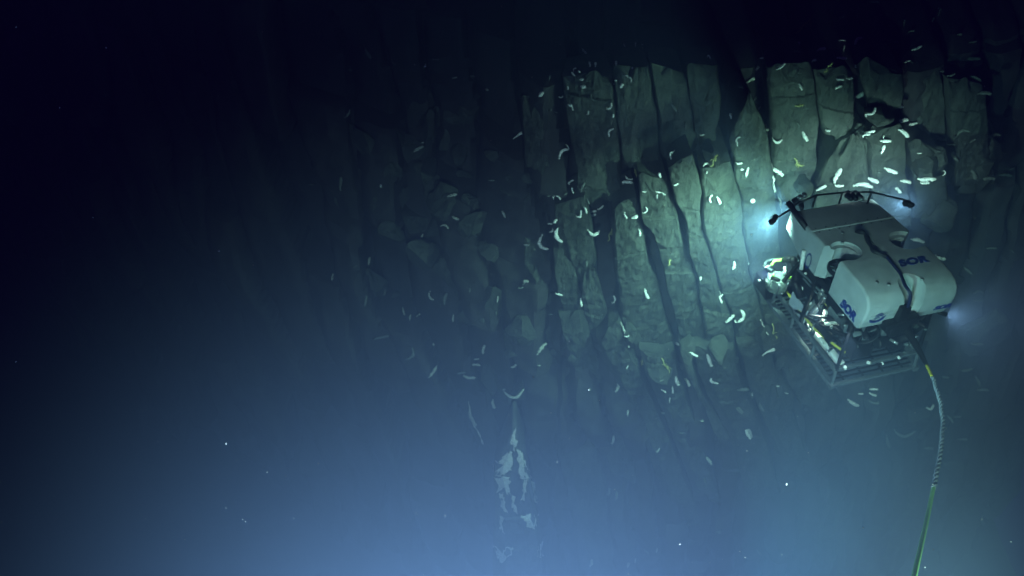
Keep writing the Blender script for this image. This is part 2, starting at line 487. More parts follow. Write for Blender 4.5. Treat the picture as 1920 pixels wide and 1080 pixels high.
for poly in ([(965,803),(969,830),(966,850),(960,832),(957,826)],
 [(924,868),(940,866),(950,852),(958,846),(962,862),(958,880),(948,892),(934,894),(927,885)],
 [(930,896),(954,896),(956,908),(955,925),(950,926),(948,912),(938,914),(934,922)],
 [(970,846),(977,850),(984,868),(994,890),(996,898),(976,896),(972,880)],
 [(986,900),(992,900),(984,922),(981,938),(978,938),(980,920)],
 [(926,1024),(931,1024),(933,1040),(944,1042),(947,1028),(960,1028),(960,1044),(948,1048),(940,1056),(930,1046)],
 [(1010,1028),(1017,1016),(1018,1042),(1010,1046)],
 [(936,926),(941,926),(946,948),(950,962),(944,960)], [(960,930),(964,934),(968,962),(962,950)], [(938,968),(942,972),(944,1000),(938,990)], [(996,905),(1000,905),(1008,940),(1004,944)], [(978,970),(990,964),(1008,968),(1004,990),(990,990)]):
    patch(poly, 12.12 + DY)
obj('pale_crust', bm, M_crust, cliff, smooth=False)
def vein(pts, r):
    bm = bmesh.new()
    pp = [hit(*p)[0] + V((0, -0.01, 0)) for p in pts]
    sp = [p + V((random.uniform(-.015, .015), random.uniform(-.01, .01), 0)) for p in smooth_path(pp, 6)]
    tube(bm, sp, r, 6, rr=[r * random.uniform(0.3, 1.5) for _ in sp])
    obj('mineral_vein', bm, M_crust, cliff, smooth=False)
vein([(1437,232),(1441,262),(1444,290),(1450,330),(1453,360)], 0.018)
vein([(1453,345),(1462,372),(1466,400)], 0.02)
vein([(878,752),(886,790),(898,812),(906,832)], 0.03)
vein([(1164,604),(1172,624),(1180,650)], 0.02)
vein([(1426,598),(1432,612),(1440,628)], 0.02)
vein([(1349,545),(1352,560)], 0.012)

# seabed far below
bm = bmesh.new()
sb = []
for j in range(41):
    r_ = []
    for i in range(41):
        x = -28.5 + 48 * i / 40; y = -6.5 + 48 * j / 40
        r_.append(bm.verts.new((x, y, -32.6 + 0.4 * noise.noise(V((x * .3, y * .3, 0))))))
    sb.append(r_)
for j in range(40):
    for i in range(40): bm.faces.new((sb[j][i], sb[j][i + 1], sb[j + 1][i + 1], sb[j + 1][i]))
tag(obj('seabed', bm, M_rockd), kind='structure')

# ------------------------------------------------------------------ the underwater vehicle
YAW, PT, RL = 1.857, 0.042, 0.046
RM = (Matrix.Rotation(YAW, 4, 'Z') @ Matrix.Rotation(PT, 4, 'Y') @ Matrix.Rotation(RL, 4, 'X'))
ROV_LOC = V((6.5, 10.313, -10.377))
rov = thing('underwater_vehicle', 'pale boxy remotely operated underwater vehicle hovering in front of the lit rock columns', 'submersible', ROV_LOC)
rov.rotation_euler = RM.to_euler()
RI = (Matrix.Translation(ROV_LOC) @ RM).inverted()
def onz(px, py, z):
    o = RI @ V((0, 0, 0)); d = (RI.to_3x3() @ ray(px, py))
    return o + d * ((z - o.z) / d.z)
def ony(px, py, y):
    o = RI @ V((0, 0, 0)); d = (RI.to_3x3() @ ray(px, py))
    return o + d * ((y - o.y) / d.y)
def onx(px, py, x):
    o = RI @ V((0, 0, 0)); d = (RI.to_3x3() @ ray(px, py))
    return o + d * ((x - o.x) / d.x)
L, H1, W2 = 2.5, -0.69, 0.85
prof = [(0.02, H1), (-0.045, -0.5), (-0.07, -0.3), (-0.06, -0.17), (-0.015, -0.07), (0.07, 0.0), (0.2, 0.045), (0.4, 0.065), (0.8, 0.06), (1.2, 0.04), (1.79, 0.0), (2.49, -0.07), (2.5, -0.45), (1.9, H1 + 0.02)]
prof = [prof[0]] + prof[1:]
def top_z(x):
    tp = [(0.07, 0.0), (0.2, 0.045), (0.4, 0.065), (0.8, 0.06), (1.2, 0.04), (1.79, 0.0), (2.49, -0.07)]
    for a, b in zip(tp, tp[1:]):
        if x <= b[0]: return a[1] + (b[1] - a[1]) * (x - a[0]) / (b[0] - a[0])
    return -0.07
bm = bmesh.new()
lo = [bm.verts.new((x, -W2, z)) for x, z in prof]
hi = [bm.verts.new((x, W2, z)) for x, z in prof]
fa = bm.faces.new(lo); fb = bm.faces.new(hi[::-1])
n = len(prof)
for i in range(n): bm.faces.new((lo[i], lo[(i + 1) % n], hi[(i + 1) % n], hi[i]))
bmesh.ops.recalc_face_normals(bm, faces=bm.faces)
be = [e for e in bm.edges if len({round(v.co.y, 3) for v in e.verts}) == 1] + [e for e in bm.edges if all(abs(v.co.x - 2.49) < .02 or abs(v.co.z - H1) < .03 for v in e.verts)]
bmesh.ops.bevel(bm, geom=list(set(be)), offset=0.05, segments=4, profile=0.5, affect='EDGES')
foam = obj('foam_pack', bm, M_foam, rov)
def cutter(bm):
    me = bpy.data.meshes.new('cut'); bmesh.ops.recalc_face_normals(bm, faces=bm.faces); bm.to_mesh(me); bm.free()
    o = bpy.data.objects.new('cut', me); C.objects.link(o); o.parent = rov; return o
cuts = []
for sy in (1, -1):
    b_ = bmesh.new(); tube(b_, [(1.09, 0.58 * sy, -1.0), (1.09, 0.58 * sy, 0.5)], 0.215, 40); cuts.append(cutter(b_))
    b_ = bmesh.new(); tube(b_, [(1.15, 0.58 * sy, -0.03), (1.15, 0.58 * sy, 0.5)], 0.25, 40, rr=[0.23, 0.50]); cuts.append(cutter(b_))
    b_ = bmesh.new()     # wedge-shaped side notch
    vs = [b_.verts.new(p) for p in [(0.90, 0.55 * sy, -1), (0.90, 1.0 * sy, -1), (1.46, 1.0 * sy, -1), (1.20, 0.55 * sy, -1), (0.90, 0.55 * sy, .5), (0.90, 1.0 * sy, .5), (1.46, 1.0 * sy, .5), (1.20, 0.55 * sy, .5)]]
    for f_ in ((0, 1, 2, 3), (4, 5, 6, 7), (0, 1, 5, 4), (1, 2, 6, 5), (2, 3, 7, 6), (3, 0, 4, 7)): b_.faces.new([vs[k] for k in f_])
    cuts.append(cutter(b_))
b_ = bmesh.new(); tube(b_, [(-0.16, -0.02, -1.0), (-0.02, -0.02, -0.1), (0.16, -0.02, 0.32)], 0.22, 32, rr=[0.16, 0.2, 0.34]); cuts.append(cutter(b_))
b_ = bmesh.new(); box(b_, (1.80, 0, 0.0), (0.012, 2.0, 0.05)); cuts.append(cutter(b_))
b_ = bmesh.new(); box(b_, (1.45, 0.0, 0.03), (0.5, 0.02, 0.04)); cuts.append(cutter(b_))
for c_ in cuts:
    md = foam.modifiers.new('b', 'BOOLEAN'); md.operation = 'DIFFERENCE'; md.object = c_; md.solver = 'EXACT'
bpy.context.view_layer.update()
dg = bpy.context.evaluated_depsgraph_get()
newme = bpy.data.meshes.new_from_object(foam.evaluated_get(dg))
foam.modifiers.clear(); foam.data = newme
for p in newme.polygons: p.use_smooth = True
try:
    newme.set_sharp_from_angle(angle=math.radians(32))
except Exception: pass
for c_ in cuts: bpy.data.objects.remove(c_)

# writing on the foam
def text_mesh(txt, size, ext=0.004, shear=0.2, bold=0.012):
    cu = bpy.data.curves.new('t', 'FONT'); cu.body = txt; cu.size = size; cu.extrude = ext; cu.shear = shear; cu.offset = bold
    cu.align_x = 'CENTER'; cu.align_y = 'CENTER'; cu.space_character = 1.05
    o = bpy.data.objects.new('t', cu); C.objects.link(o); bpy.context.view_layer.update()
    me = bpy.data.meshes.new_from_object(o.evaluated_get(bpy.context.evaluated_depsgraph_get()))
    bpy.data.objects.remove(o)
    b = bmesh.new(); b.from_mesh(me); bpy.data.meshes.remove(me); return b
def place(bmx, f, name='logo', m=M_navy):
    for v in bmx.verts: v.co = f(v.co)
    return obj(name, bmx, m, foam, smooth=False)
p = onz(1711, 491, 0.06)
place(text_mesh('SOR', 0.24, bold=0.012), lambda c: V((p.x + c.y * 0.85, p.y - c.x * 1.15, top_z(p.x + c.y * .85) + 0.006 + c.z)))
q = ony(1590, 581, W2)
place(text_mesh('SOR', 0.21, bold=0.012), lambda c: V((q.x - c.x, W2 + 0.004 + c.z, q.z + c.y * 1.1)))
def rear_x(z):
    tp = [(H1, 0.02), (-0.5, -0.045), (-0.3, -0.07), (-0.17, -0.06), (-0.07, -0.015), (0, .07)]
    for a, b in zip(tp, tp[1:]):
        if z <= b[0]: return a[1] + (b[1] - a[1]) * (z - a[0]) / (b[0] - a[0])
    return 0.07
r1 = onx(1761, 583, -0.03); r1.z = -0.47
place(text_mesh('SOR', 0.14, bold=0.008), lambda c: V((rear_x(r1.z + c.y) - 0.006 - c.z, r1.y - c.x * 1.2, r1.z + c.y)))
r2 = onx(1645, 594, -0.05)
b_ = bmesh.new()
def arc_band(b, cx, cy, r_in, r_out, a0, a1, n=24, taper=True):
    pr = None
    for k in range(n + 1):
        t = k / n; a = math.radians(a0 + (a1 - a0) * t)
        wd = (r_out - r_in) * (math.sin(PI * t) ** 0.6 if taper else 1)
        A = b.verts.new((cx + math.cos(a) * (r_out - wd), cy + math.sin(a) * (r_out - wd), 0)); B = b.verts.new((cx + math.cos(a) * r_out, cy + math.sin(a) * r_out, 0))
        if pr: b.faces.new((pr[0], pr[1], B, A))
        pr = (A, B)
arc_band(b_, 0, 0, 0.075, 0.15, 185, 375)
arc_band(b_, 0.01, -0.02, 0.085, 0.115, 25, 150)
arc_band(b_, 0.02, -0.05, 0.07, 0.10, 20, 160)
arc_band(b_, 0.0, -0.06, 0.035, 0.06, 10, 190)
place(b_, lambda c: V((rear_x(r2.z + c.y) - 0.007, r2.y - c.x * 1.0, r2.z + c.y)), 'emblem')
r3 = ony(1516, 489, W2)
b_ = bmesh.new()
arc_band(b_, 0, 0, 0.075, 0.10, 0, 359.9, taper=False)
place(b_, lambda c: V((r3.x - c.x * 0.8, W2 + 0.006, r3.z + c.y * 1.7)), 'emblem')
# small lifting eyes and fittings on the foam
for (px, py) in ((1667, 532), (1645, 529), (1581, 433), (1580, 452), (1730, 522)):
    p_ = onz(px, py, 0.06)
    b_ = bmesh.new(); tube(b_, [(p_.x, p_.y, top_z(p_.x) - .01), (p_.x, p_.y, top_z(p_.x) + 0.012)], 0.03, 12)
    obj('foam_fitting', b_, M_steel, foam)

b_ = bmesh.new(); box(b_, (1.80, 0, top_z(1.8) + .001), (0.03, 1.66, 0.012), bev=.003)
obj('seam_strip', b_, mat('seam_paint', (.62, .68, .66), .5, var=.2), foam, smooth=False)
for sy in (1, -1):
    for k in range(4):
        for xx in (1.74, 1.86):
            b_ = bmesh.new(); tube(b_, [(xx, sy * (.12 + k * .2), top_z(xx) - .01), (xx, sy * (.12 + k * .2), top_z(xx) + .008)], .014, 8)
            obj('bolt', b_, M_dark, foam)
# vertical thrusters in the wells
def ring_mesh(b, c, axis, r, rt, n=32, m=8):
    axis = V(axis).normalized(); x = axis.orthogonal().normalized(); y = axis.cross(x)
    rings = []
    for k in range(n):
        a = 2 * PI * k / n; d = x * math.cos(a) + y * math.sin(a)
        rings.append([b.verts.new(V(c) + d * (r + rt * math.cos(2 * PI * j / m)) + axis * rt * 2.5 * math.sin(2 * PI * j / m)) for j in range(m)])
    for k in range(n):
        for j in range(m):
            b.faces.new((rings[k][j], rings[(k + 1) % n][j], rings[(k + 1) % n][(j + 1) % m], rings[k][(j + 1) % m]))
def thruster(c, axis, r):
    b = bmesh.new(); ring_mesh(b, c, axis, r, 0.022)
    t = obj('thruster', b, M_dark, rov)
    ax = V(axis).normalized(); b = bmesh.new()
    tube(b, [V(c) - ax * 0.16, V(c) - ax * 0.12, V(c) + ax * 0.08, V(c) + ax * .14], 0.05, 14, rr=[.02, .05, .05, .02])
    x = ax.orthogonal().normalized()
    for k in range(3):
        d = Matrix.Rotation(2 * PI * k / 3, 3, ax) @ x; tube(b, [V(c) + d * 0.04, V(c) + d * (r)], 0.012, 6)
    obj('motor', b, M_dark, t)
    b = bmesh.new()
    for k in range(4):
        d = Matrix.Rotation(2 * PI * (k + .3) / 4, 3, ax) @ x; e = ax.cross(d)
        q4 = [V(c) + d * 0.05 - e * .02 - ax * .02, V(c) + d * 0.05 + e * .02 + ax * .02, V(c) + d * (r * .88) + e * .06 + ax * .02, V(c) + d * (r * .88) - e * .06 - ax * .01]
        a_ = [b.verts.new(v) for v in q4]; b2 = [b.verts.new(v + ax * .008) for v in q4]
        b.faces.new(a_); b.faces.new(b2[::-1])
        for j in range(4): b.faces.new((a_[j], a_[(j + 1) % 4], b2[(j + 1) % 4], b2[j]))
    obj('propeller', b, M_frame, t, smooth=False)
for sy in (1, -1): thruster((1.09, 0.58 * sy, -0.32), (0, 0, 1), 0.22)
thruster((0.12, -0.52, -0.95), (1, 0.35, 0), 0.22)
thruster((0.16, 0.5, -0.98), (1, -0.35, 0), 0.22)
b_ = bmesh.new()
tube(b_, [(1.09, 0.45, -0.6), (1.09, 0.3, -0.6)], 0.1, 12)
obj('duct', b_, M_dark, rov)

# open frame under the foam
FB, FU = -2.1, -1.78
def beam(pts, w_, h_, name='frame_rail', m=M_frame, par=None):
    b = bmesh.new()
    for a, c in zip(pts, pts[1:]):
        a, c = V(a), V(c); d = c - a
        q = d.to_track_quat('X', 'Z').to_matrix()
        box(b, (a + c) / 2, (d.length + w_ * .98, w_, h_), q, bev=0.006)
    return obj(name, b, m, par or rov, smooth=False)
X_R, X_F = 0.06, 2.44
for sy in (1, -1):
    beam([(X_R, W2 * sy, FB), (X_F, W2 * sy, FB)], 0.10, 0.08, 'skid_rail')
    beam([(X_R + .08, (W2 - .01) * sy, FU), (X_F - .1, (W2 - .01) * sy, FU)], 0.06, 0.06, 'skid_rail')
    for x in (X_R, 0.75, 1.5, 2.2): beam([(x + .02, W2 * sy, FB + .04), (x + .05, (W2 - .01) * sy, FU - .03)], 0.05, 0.05, 'frame_post')
    beam([(0.12, (W2 - .03) * sy, FU + .03), (0.22, (W2 - .06) * sy, H1 - .0)], 0.05, 0.05, 'frame_post', M_dark)
    beam([(1.35, (W2 - .03) * sy, FU + .03), (1.35, (W2 - .05) * sy, H1)], 0.06, 0.06, 'frame_post', M_dark)
    beam([(2.25, (W2 - .03) * sy, FU + .03), (1.85, (W2 - .06) * sy, H1)], 0.06, 0.06, 'frame_post', M_dark)
    beam([(0.15, (W2 - .10) * sy, H1 - .05), (2.0, (W2 - .10) * sy, H1 - .05)], 0.06, 0.08, 'frame_rail', M_dark)
for z in (FB, FU):
    for x in (X_R + (.08 if z == FU else 0), X_F - (.1 if z == FU else 0)): beam([(x, -W2 + .04, z + .003), (x, W2 - .04, z + .003)], 0.06, 0.055, 'skid_rail')
b_ = bmesh.new()       # grated deck
for k in range(24): box(b_, (0.15 + k * 0.098, 0, FB + .06), (0.03, 1.6, 0.02))
for y in (-.6, -.2, .2, .6): box(b_, (1.25, y, FB + .035), (2.3, 0.03, 0.02))
obj('deck_grate', b_, M_dark, rov, smooth=False)
b_ = bmesh.new()
for y in (-.6, .1): box(b_, (1.2, y, FU + .02), (1.7, 0.3, 0.25), bev=.02)
obj('tool_tray', b_, M_dark, rov, smooth=False)
b_ = bmesh.new(); box(b_, (1.6, 0.76, -1.66), (0.55, 0.02, 0.34), bev=.005)
o_ = obj('side_board', b_, mat('side_board_paint', (0.4, 0.45, 0.5), .5, var=.15), rov, smooth=False)
# pressure housings, boxes, motors: the machinery packed in the frame
rm = random.Random(4)
def housing(p, q, r, m, name='pressure_housing'):
    b = bmesh.new(); p, q = V(p), V(q); d = (q - p)
    tube(b, [p, p + d * .02, p + d * .06, p + d * .07, p + d * .93, p + d * .94, p + d * .98, q], r, 18, rr=[r * .7, r * 1.08, r * 1.08, r, r, r * 1.08, r * 1.08, r * .7])
    return obj(name, b, m, rov)
housing((0.35, 0.18, -1.28), (1.7, 0.18, -1.28), 0.15, M_dark)
housing((0.35, -0.25, -1.35), (1.5, -0.25, -1.35), 0.13, M_frame)
housing((0.4, 0.60, -1.10), (0.95, 0.60, -1.10), 0.10, M_frame)
housing((0.5, 0.72, -1.52), (1.0, 0.72, -1.52), 0.09, M_dark)
housing((1.2, 0.6, -1.05), (1.35, 0.66, -1.75), 0.05, M_steel, 'cylinder')
housing((1.32, 0.6, -1.05), (1.48, 0.66, -1.75), 0.05, M_steel, 'cylinder')
housing((0.3, -0.6, -1.5), (0.3, 0.0, -1.5), 0.1, M_dark)
for (c_, s_, m_) in (((0.30, 0.42, -1.40), (.32, .34, .42), M_dark), ((0.85, 0.45, -0.92), (.5, .45, .36), M_dark), ((1.75, 0.45, -1.1), (.5, .5, .5), M_dark), ((2.1, -0.2, -1.3), (.4, .7, .5), M_dark),
                     ((0.24, -0.1, -0.85), (.2, .4, .26), M_frame), ((0.9, -.5, -1.0), (.9, .4, .4), M_dark)):
    b = bmesh.new(); box(b, c_, s_, bev=.03)
    for k in range(5):
        a = rm.uniform(-.35, .35); box(b, (c_[0] + a * s_[0], c_[1] + s_[1] * rm.uniform(-.3, .3), c_[2] + s_[2] * .5), (.05, .05, .05), bev=.01)
    obj('equipment_box', b, m_, rov, smooth=False)
# light panel on the left skid, catching the lamp
bl = bmesh.new(); box(bl, (0.62, 0.66, -1.80), (0.80, 0.10, 0.12), Matrix.Rotation(.05, 3, 'Z'), bev=.02)
obj('bumper_panel', bl, M_white, rov, smooth=False)
b = bmesh.new()
box(b, (1.0, 0.62, -1.5), (0.07, 0.05, 0.52), Matrix.Rotation(.25, 3, 'Y'), bev=.01)
box(b, (0.88, 0.56, -1.42), (0.05, 0.28, 0.06), bev=.01)
box(b, (0.82, 0.62, -1.56), (0.04, 0.04, 0.36), Matrix.Rotation(-.15, 3, 'Y'), bev=.01)
obj('bracket', b, M_white, rov, smooth=False)
# hoses
for k in range(16):
    a = V((rm.uniform(.15, .9), rm.uniform(.1, .8), rm.uniform(-1.5, -.85)))
    e = V((rm.uniform(.8, 2.2), rm.uniform(.3, .85), rm.uniform(-1.8, -.9)))
    mid = (a + e) / 2 + V((rm.uniform(-.2, .2), rm.uniform(.0, .16), rm.uniform(-.3, .2)))
    b = bmesh.new(); tube(b, smooth_path([a, mid, e], 7), rm.choice([.012, .018, .024]), 7)
    obj('hose', b, rm.choice([M_dark, M_dark, M_frame, M_yellow if k % 5 == 0 else M_purple]), rov)
for k in range(34):
    left = k < 20
    c_ = V((rm.uniform(.1, 1.9), rm.uniform(.62, .82), rm.uniform(-1.95, -.85))) if left else V((rm.uniform(.05, .2), rm.uniform(-.7, .75), rm.uniform(-2.0, -.95)))
    b = bmesh.new(); d = V((rm.uniform(-1, 1), rm.uniform(-1, 1), rm.uniform(-1, 1))).normalized() * rm.uniform(.03, .08)
    tube(b, [c_ - d, c_ + d], rm.uniform(.012, .032), 8)
    obj('connector', b, rm.choice([M_steel, M_white, M_steel, M_frame, M_steel]), rov)

# hose over the foam and the tether bracket
hp = [onz(1604, 434, .07), onz(1616, 435, .12), onz(1623, 440, .10), onz(1628, 452, .09), onz(1636, 468, .09), onz(1646, 474, .10), onz(1662, 481, .09), onz(1674, 495, .09), onz(1688, 513, .09), onz(1697, 535, .09)]
b = bmesh.new(); sp = smooth_path(hp[:7], 5); tube(b, sp, .03, 10, rr=[.022 + .022 * abs(math.sin(i * .35)) for i in range(len(sp))])
obj('cable_joint', b, M_dark, rov)
he = [hp[6], hp[7], hp[8], hp[9], V((-0.07, hp[9].y - .02, 0.03)), V((-0.12, hp[9].y - .03, -.2)), V((-0.13, hp[9].y + .02, -.42))]
b = bmesh.new(); tube(b, smooth_path(he, 6), .026, 10); obj('hose', b, M_purple, rov)
b = bmesh.new()
yb = onx(1697, 588, -0.1).y
box(b, (-0.10, yb + .02, -.56), (0.16, 0.62, 0.14), Matrix.Rotation(-.1, 3, 'X'), bev=.03)
box(b, (-0.10, yb + .06, -.36), (0.12, 0.18, 0.30), bev=.02)
box(b, (-0.02, yb + .02, -.72), (0.3, 0.34, 0.26), bev=.04)
obj('tether_bracket', b, M_dark, rov, smooth=False)

# front light bar and booms
b = bmesh.new()
fb = [onz(1483, 388, .03), onz(1530, 366, .22), onz(1580, 361, .22), onz(1634, 360, .22), onz(1662, 367, .18), onz(1708, 378, .12)]
tube(b, fb, .018, 8); obj('light_bar', b, M_dark, rov)
b = bmesh.new(); bp_ = [onz(1478, 380, .08), onz(1495, 405, .02), onz(1517, 434, -.10)]
tube(b, bp_, .052, 12); obj('boom_tube', b, M_dark, rov)
b = bmesh.new(); tube(b, [onz(1489, 389, .03), onz(1470, 400, .02), onz(1456, 409, -.02)], .018, 8); obj('lamp_boom', b, M_dark, rov)
b = bmesh.new(); b.free()
for q_ in fb[1:4]:
    b = bmesh.new(); tube(b, [q_ + V((0, 0, -.25)), q_], .02, 8); obj('light_bar_post', b, M_dark, rov)
def lamp(c, d, r=0.05, ln=0.16, lens=M_lens):
    c = V(c); d = V(d).normalized()
    b = bmesh.new(); tube(b, [c - d * ln, c - d * ln * .8, c - d * .03, c], r, 16, rr=[r * .6, r * .9, r, r * 1.15], cap=False)
    b.faces.new([v for v in b.verts][:16])
    h = obj('lamp', b, M_dark, rov)
    b = bmesh.new(); tube(b, [c - d * .025, c - d * .012], r * .98, 16); obj('lens', b, lens, h)
    return c + d * .03
FW = V((1, 0, 0))
lamps = []
def lit(px, py, z, d, power, cone, r=.05, color=(0.75, 1.0, 0.97), lens=M_lens, blend=.8, c=None, off=0.03):
    p_ = V(c) if c is not None else onz(px, py, z); d = V(d)
    lamp(p_, d, r, lens=lens)
    s = spot('lamp_beam', (0, 0, 0), (0, 0, -1), power, color, cone, blend, 0.03, parent=rov)
    s.location = p_ + d.normalized() * off
    s.rotation_euler = d.to_track_quat('-Z', 'Y').to_euler()
    return s
LCOL = (0.52, 1.0, 0.88)
def aim(px, py, z, tx, ty):
    return (RI @ at_y(tx, ty, 14.4)) - onz(px, py, z)
lit(1446, 416, 0.0, aim(1446, 416, 0, 1310, 500), 1500, 108, color=LCOL)
lit(1697, 382, 0.10, (1, -.1, -.8), 330, 120, color=(.62, .95, 1), lens=M_lensdim)
lit(1706, 384, 0.10, (1, -.5, -.8), 400, 125, color=(.62, .95, 1), lens=M_lensdim)
lit(1453, 408, 0.0, aim(1453, 408, 0, 1425, 450), 520, 104, color=LCOL, blend=1)
lit(1476, 379, 0.05, aim(1476, 379, .05, 1190, 140), 470, 62, color=LCOL, blend=1)
lit(1489, 377, 0.05, aim(1489, 377, .05, 1215, 560), 1500, 66, color=LCOL, blend=1)
lit(1501, 380, 0.05, aim(1501, 380, .05, 1470, 250), 190, 92, color=LCOL, blend=1)
for px in (1588, 1597, 1608): lamp(onz(px, 366, .18), (1, 0, -.1), .05)
for px, py, r_ in ((1500, 370, .03), (1508, 366, .035), (1590, 362, .05), (1604, 362, .05), (1615, 372, .03)):
    p_ = onz(px, py, .2); b = bmesh.new(); box(b, p_, (.1, .08, .07), bev=.02); obj('camera_housing', b, M_steel, rov)
# rear right lamp shining sideways, and the left one facing back
lit(1767, 600, 0, (-.25, -1, -.3), 260, 130, color=(.7, .92, 1), r=.035, c=(0.0, -0.9, -0.74), lens=M_lensdim)
pl = ony(1594, 622, 0.80)
lit(0, 0, 0, (-.55, .35, -.9), 60, 110, c=pl, r=.055, color=(.7, .95, 1))
# lamp inside the skid that lights the panel
lit(0, 0, 0, (-.55, .12, -.55), 120, 120, c=(1.25, 0.70, -1.25), r=.03, color=(.75, 1, .85))
# lamp by the arm
pa = onz(1447, 520, -1.35)
lit(0, 0, 0, (.8, .5, -.1), 200, 110, c=pa, r=.04, color=(.6, .85, 1))

# white upright rod at the front of the foam
b = bmesh.new(); tube(b, [ony(1507, 470, .90), ony(1502, 505, .90)], .035, 10); obj('float_rod', b, M_white, rov)
# manipulator arm: base, upper arm, forearm, wrist, claw
arm = bmesh.new()
A = [onz(1502, 556, -1.45), onz(1491, 532, -1.25), onz(1494, 505, -1.1), onz(1487, 488, -1.02)]
tube(arm, A, .075, 12, rr=[.09, .08, .07, .075])
armo = obj('manipulator_arm', arm, M_dark, rov)
b = bmesh.new(); tube(b, [A[3], onz(1478, 484, -1.05), onz(1468, 489, -1.15)], .06, 12, rr=[.07, .055, .045]); obj('forearm', b, M_dark, armo)
b = bmesh.new(); tube(b, [onz(1470, 487, -1.15), onz(1452, 489, -1.2), onz(1446, 498, -1.25)], .03, 10, rr=[.035, .03, .025]); obj('wrist', b, M_green, armo)
for s_ in (-1, 1):
    b = bmesh.new(); g = onz(1446, 498, -1.25)
    tube(b, [g, g + V((.05, .04 + .05 * s_, -.05)), g + V((.14, .04 + .03 * s_, -.10))], .015, 8); obj('claw', b, M_steel, armo)
b = bmesh.new()
for q_ in (A[1], A[2], A[3]): bmesh.ops.create_icosphere(b, subdivisions=2, radius=.085, matrix=Matrix.Translation(q_))
obj('joint', b, M_dark, armo)
# drum and basket at the front porch
dr = onz(1458, 530, -1.6)
b = bmesh.new(); tube(b, [dr + V((0, 0, -.14)), dr + V((0, 0, -.12)), dr + V((0, 0, .12)), dr + V((0, 0, .14))], .2, 22, rr=[.17, .2, .2, .17]); obj('sample_drum', b, mat('drum_paint', (.22, .27, .24), .5, var=.4, bump=.3, scale=14), rov)
b = bmesh.new()
for k in range(7):
    a = k * .9; tube(b, [dr + V((.19 * math.cos(a), .19 * math.sin(a), -.1)), dr + V((.2 * math.cos(a), .2 * math.sin(a), .17))], .02, 7)
obj('drum_handle', b, M_steel, rov)
b = bmesh.new(); fp = onz(1455, 570, -2.0)
box(b, (2.60, 0.55, -1.95), (.55, .75, .32), bev=.05)
box(b, (2.62, 0.50, -1.68), (.45, .6, .06), bev=.02)
obj('front_basket', b, M_dark, rov, smooth=False)
b = bmesh.new(); tube(b, smooth_path([(2.4, .8, -1.5), (2.75, .85, -1.55), (2.9, .6, -1.6), (2.7, .2, -1.55), (2.4, .1, -1.5)], 5), .03, 8); obj('basket_rim', b, M_frame, rov)
for k in range(12):
    c_ = dr + V((rm.uniform(-.3, .25), rm.uniform(-.3, .3), rm.uniform(-.1, .35)))
    b = bmesh.new(); d = V((rm.uniform(-1, 1), rm.uniform(-1, 1), rm.uniform(-1, 1))).normalized() * rm.uniform(.03, .08)
    tube(b, [c_ - d, c_ + d], rm.uniform(.012, .03), 8); obj('connector', b, rm.choice([M_steel, M_white, M_green, M_steel]), rov)

# ------------------------------------------------------------------ tether
def at_d(px, py, dep):
    return ray(px, py) * dep
tp = [(1693, 606, 15.15), (1703, 622, 15.0), (1716, 645, 14.8), (1729, 668, 14.6), (1740, 690, 14.3), (1750, 712, 14.0), (1758, 735, 13.7), (1764, 760, 13.4), (1768, 790, 13.0), (1766, 820, 12.5), (1763, 850, 12.0), (1757, 885, 11.4), (1749, 920, 10.8), (1741, 960, 10.1), (1731, 1005, 9.2), (1722, 1045, 8.4), (1712, 1090, 7.6), (1700, 1150, 6.6)]
pw = smooth_path([at_d(*p_) for p_ in tp], 8)
teth = thing('tether_cable', 'long thin tether curving down from the rear of the underwater vehicle, grey then bright green', 'cable', pw[0])
def chain(i0, i1, r, name, m, n=10, rr=None, wob=0.0):
    b = bmesh.new()
    seg = [p_ - pw[0] for p_ in pw[i0:i1 + 1]]
    if wob:
        seg = [p_ + V((math.sin(i * 1.3) * wob, 0, math.cos(i * 1.3) * wob)) for i, p_ in enumerate(seg)]
    tube(b, seg, r, n, rr=rr)
    return obj(name, b, m, teth)
k3 = 8 * 3
chain(0, k3 + 6, .08, 'bend_stiffener', M_dark, 14, rr=[.085 - .055 * (i / (k3 + 6)) for i in range(k3 + 7)])
chain(k3 + 6, 8 * 5 - 2, .024, 'yellow_sleeve', M_yellow)
b = bmesh.new()
seg = [p_ - pw[0] for p_ in smooth_path(pw[8 * 5 - 2:8 * 12], 3)]
for ph in (0, PI):
    sg = [p_ + V((math.cos(i * .55 + ph) * .016 + .014 * noise.noise(V((i * .07, 0, 0))), 0, math.sin(i * .55 + ph) * .016 + .01 * noise.noise(V((i * .09, 5, 0))))) for i, p_ in enumerate(seg)]
    tube(b, sg, .019, 7)
obj('twisted_cable', b, mat('grey_jacket', (.26, .32, .38), .5, var=.3, scale=12), teth)
chain(8 * 12 - 2, len(pw) - 1, .024, 'green_cable', mat('green_jacket', (.38, .85, .30), .5, var=.25, scale=30))

# ------------------------------------------------------------------ sponges on the rock
Z = dict(a=(940, 80, .3148), b=(1380, 0, .33333), c=(960, 380, .3888), d=(1160, 560, .2222), e=(600, 400, .3704), f=(560, 60, .3888), g=(1700, 340, .3888), h=(1380, 640, .4075), i=(1100, 680, .3704))
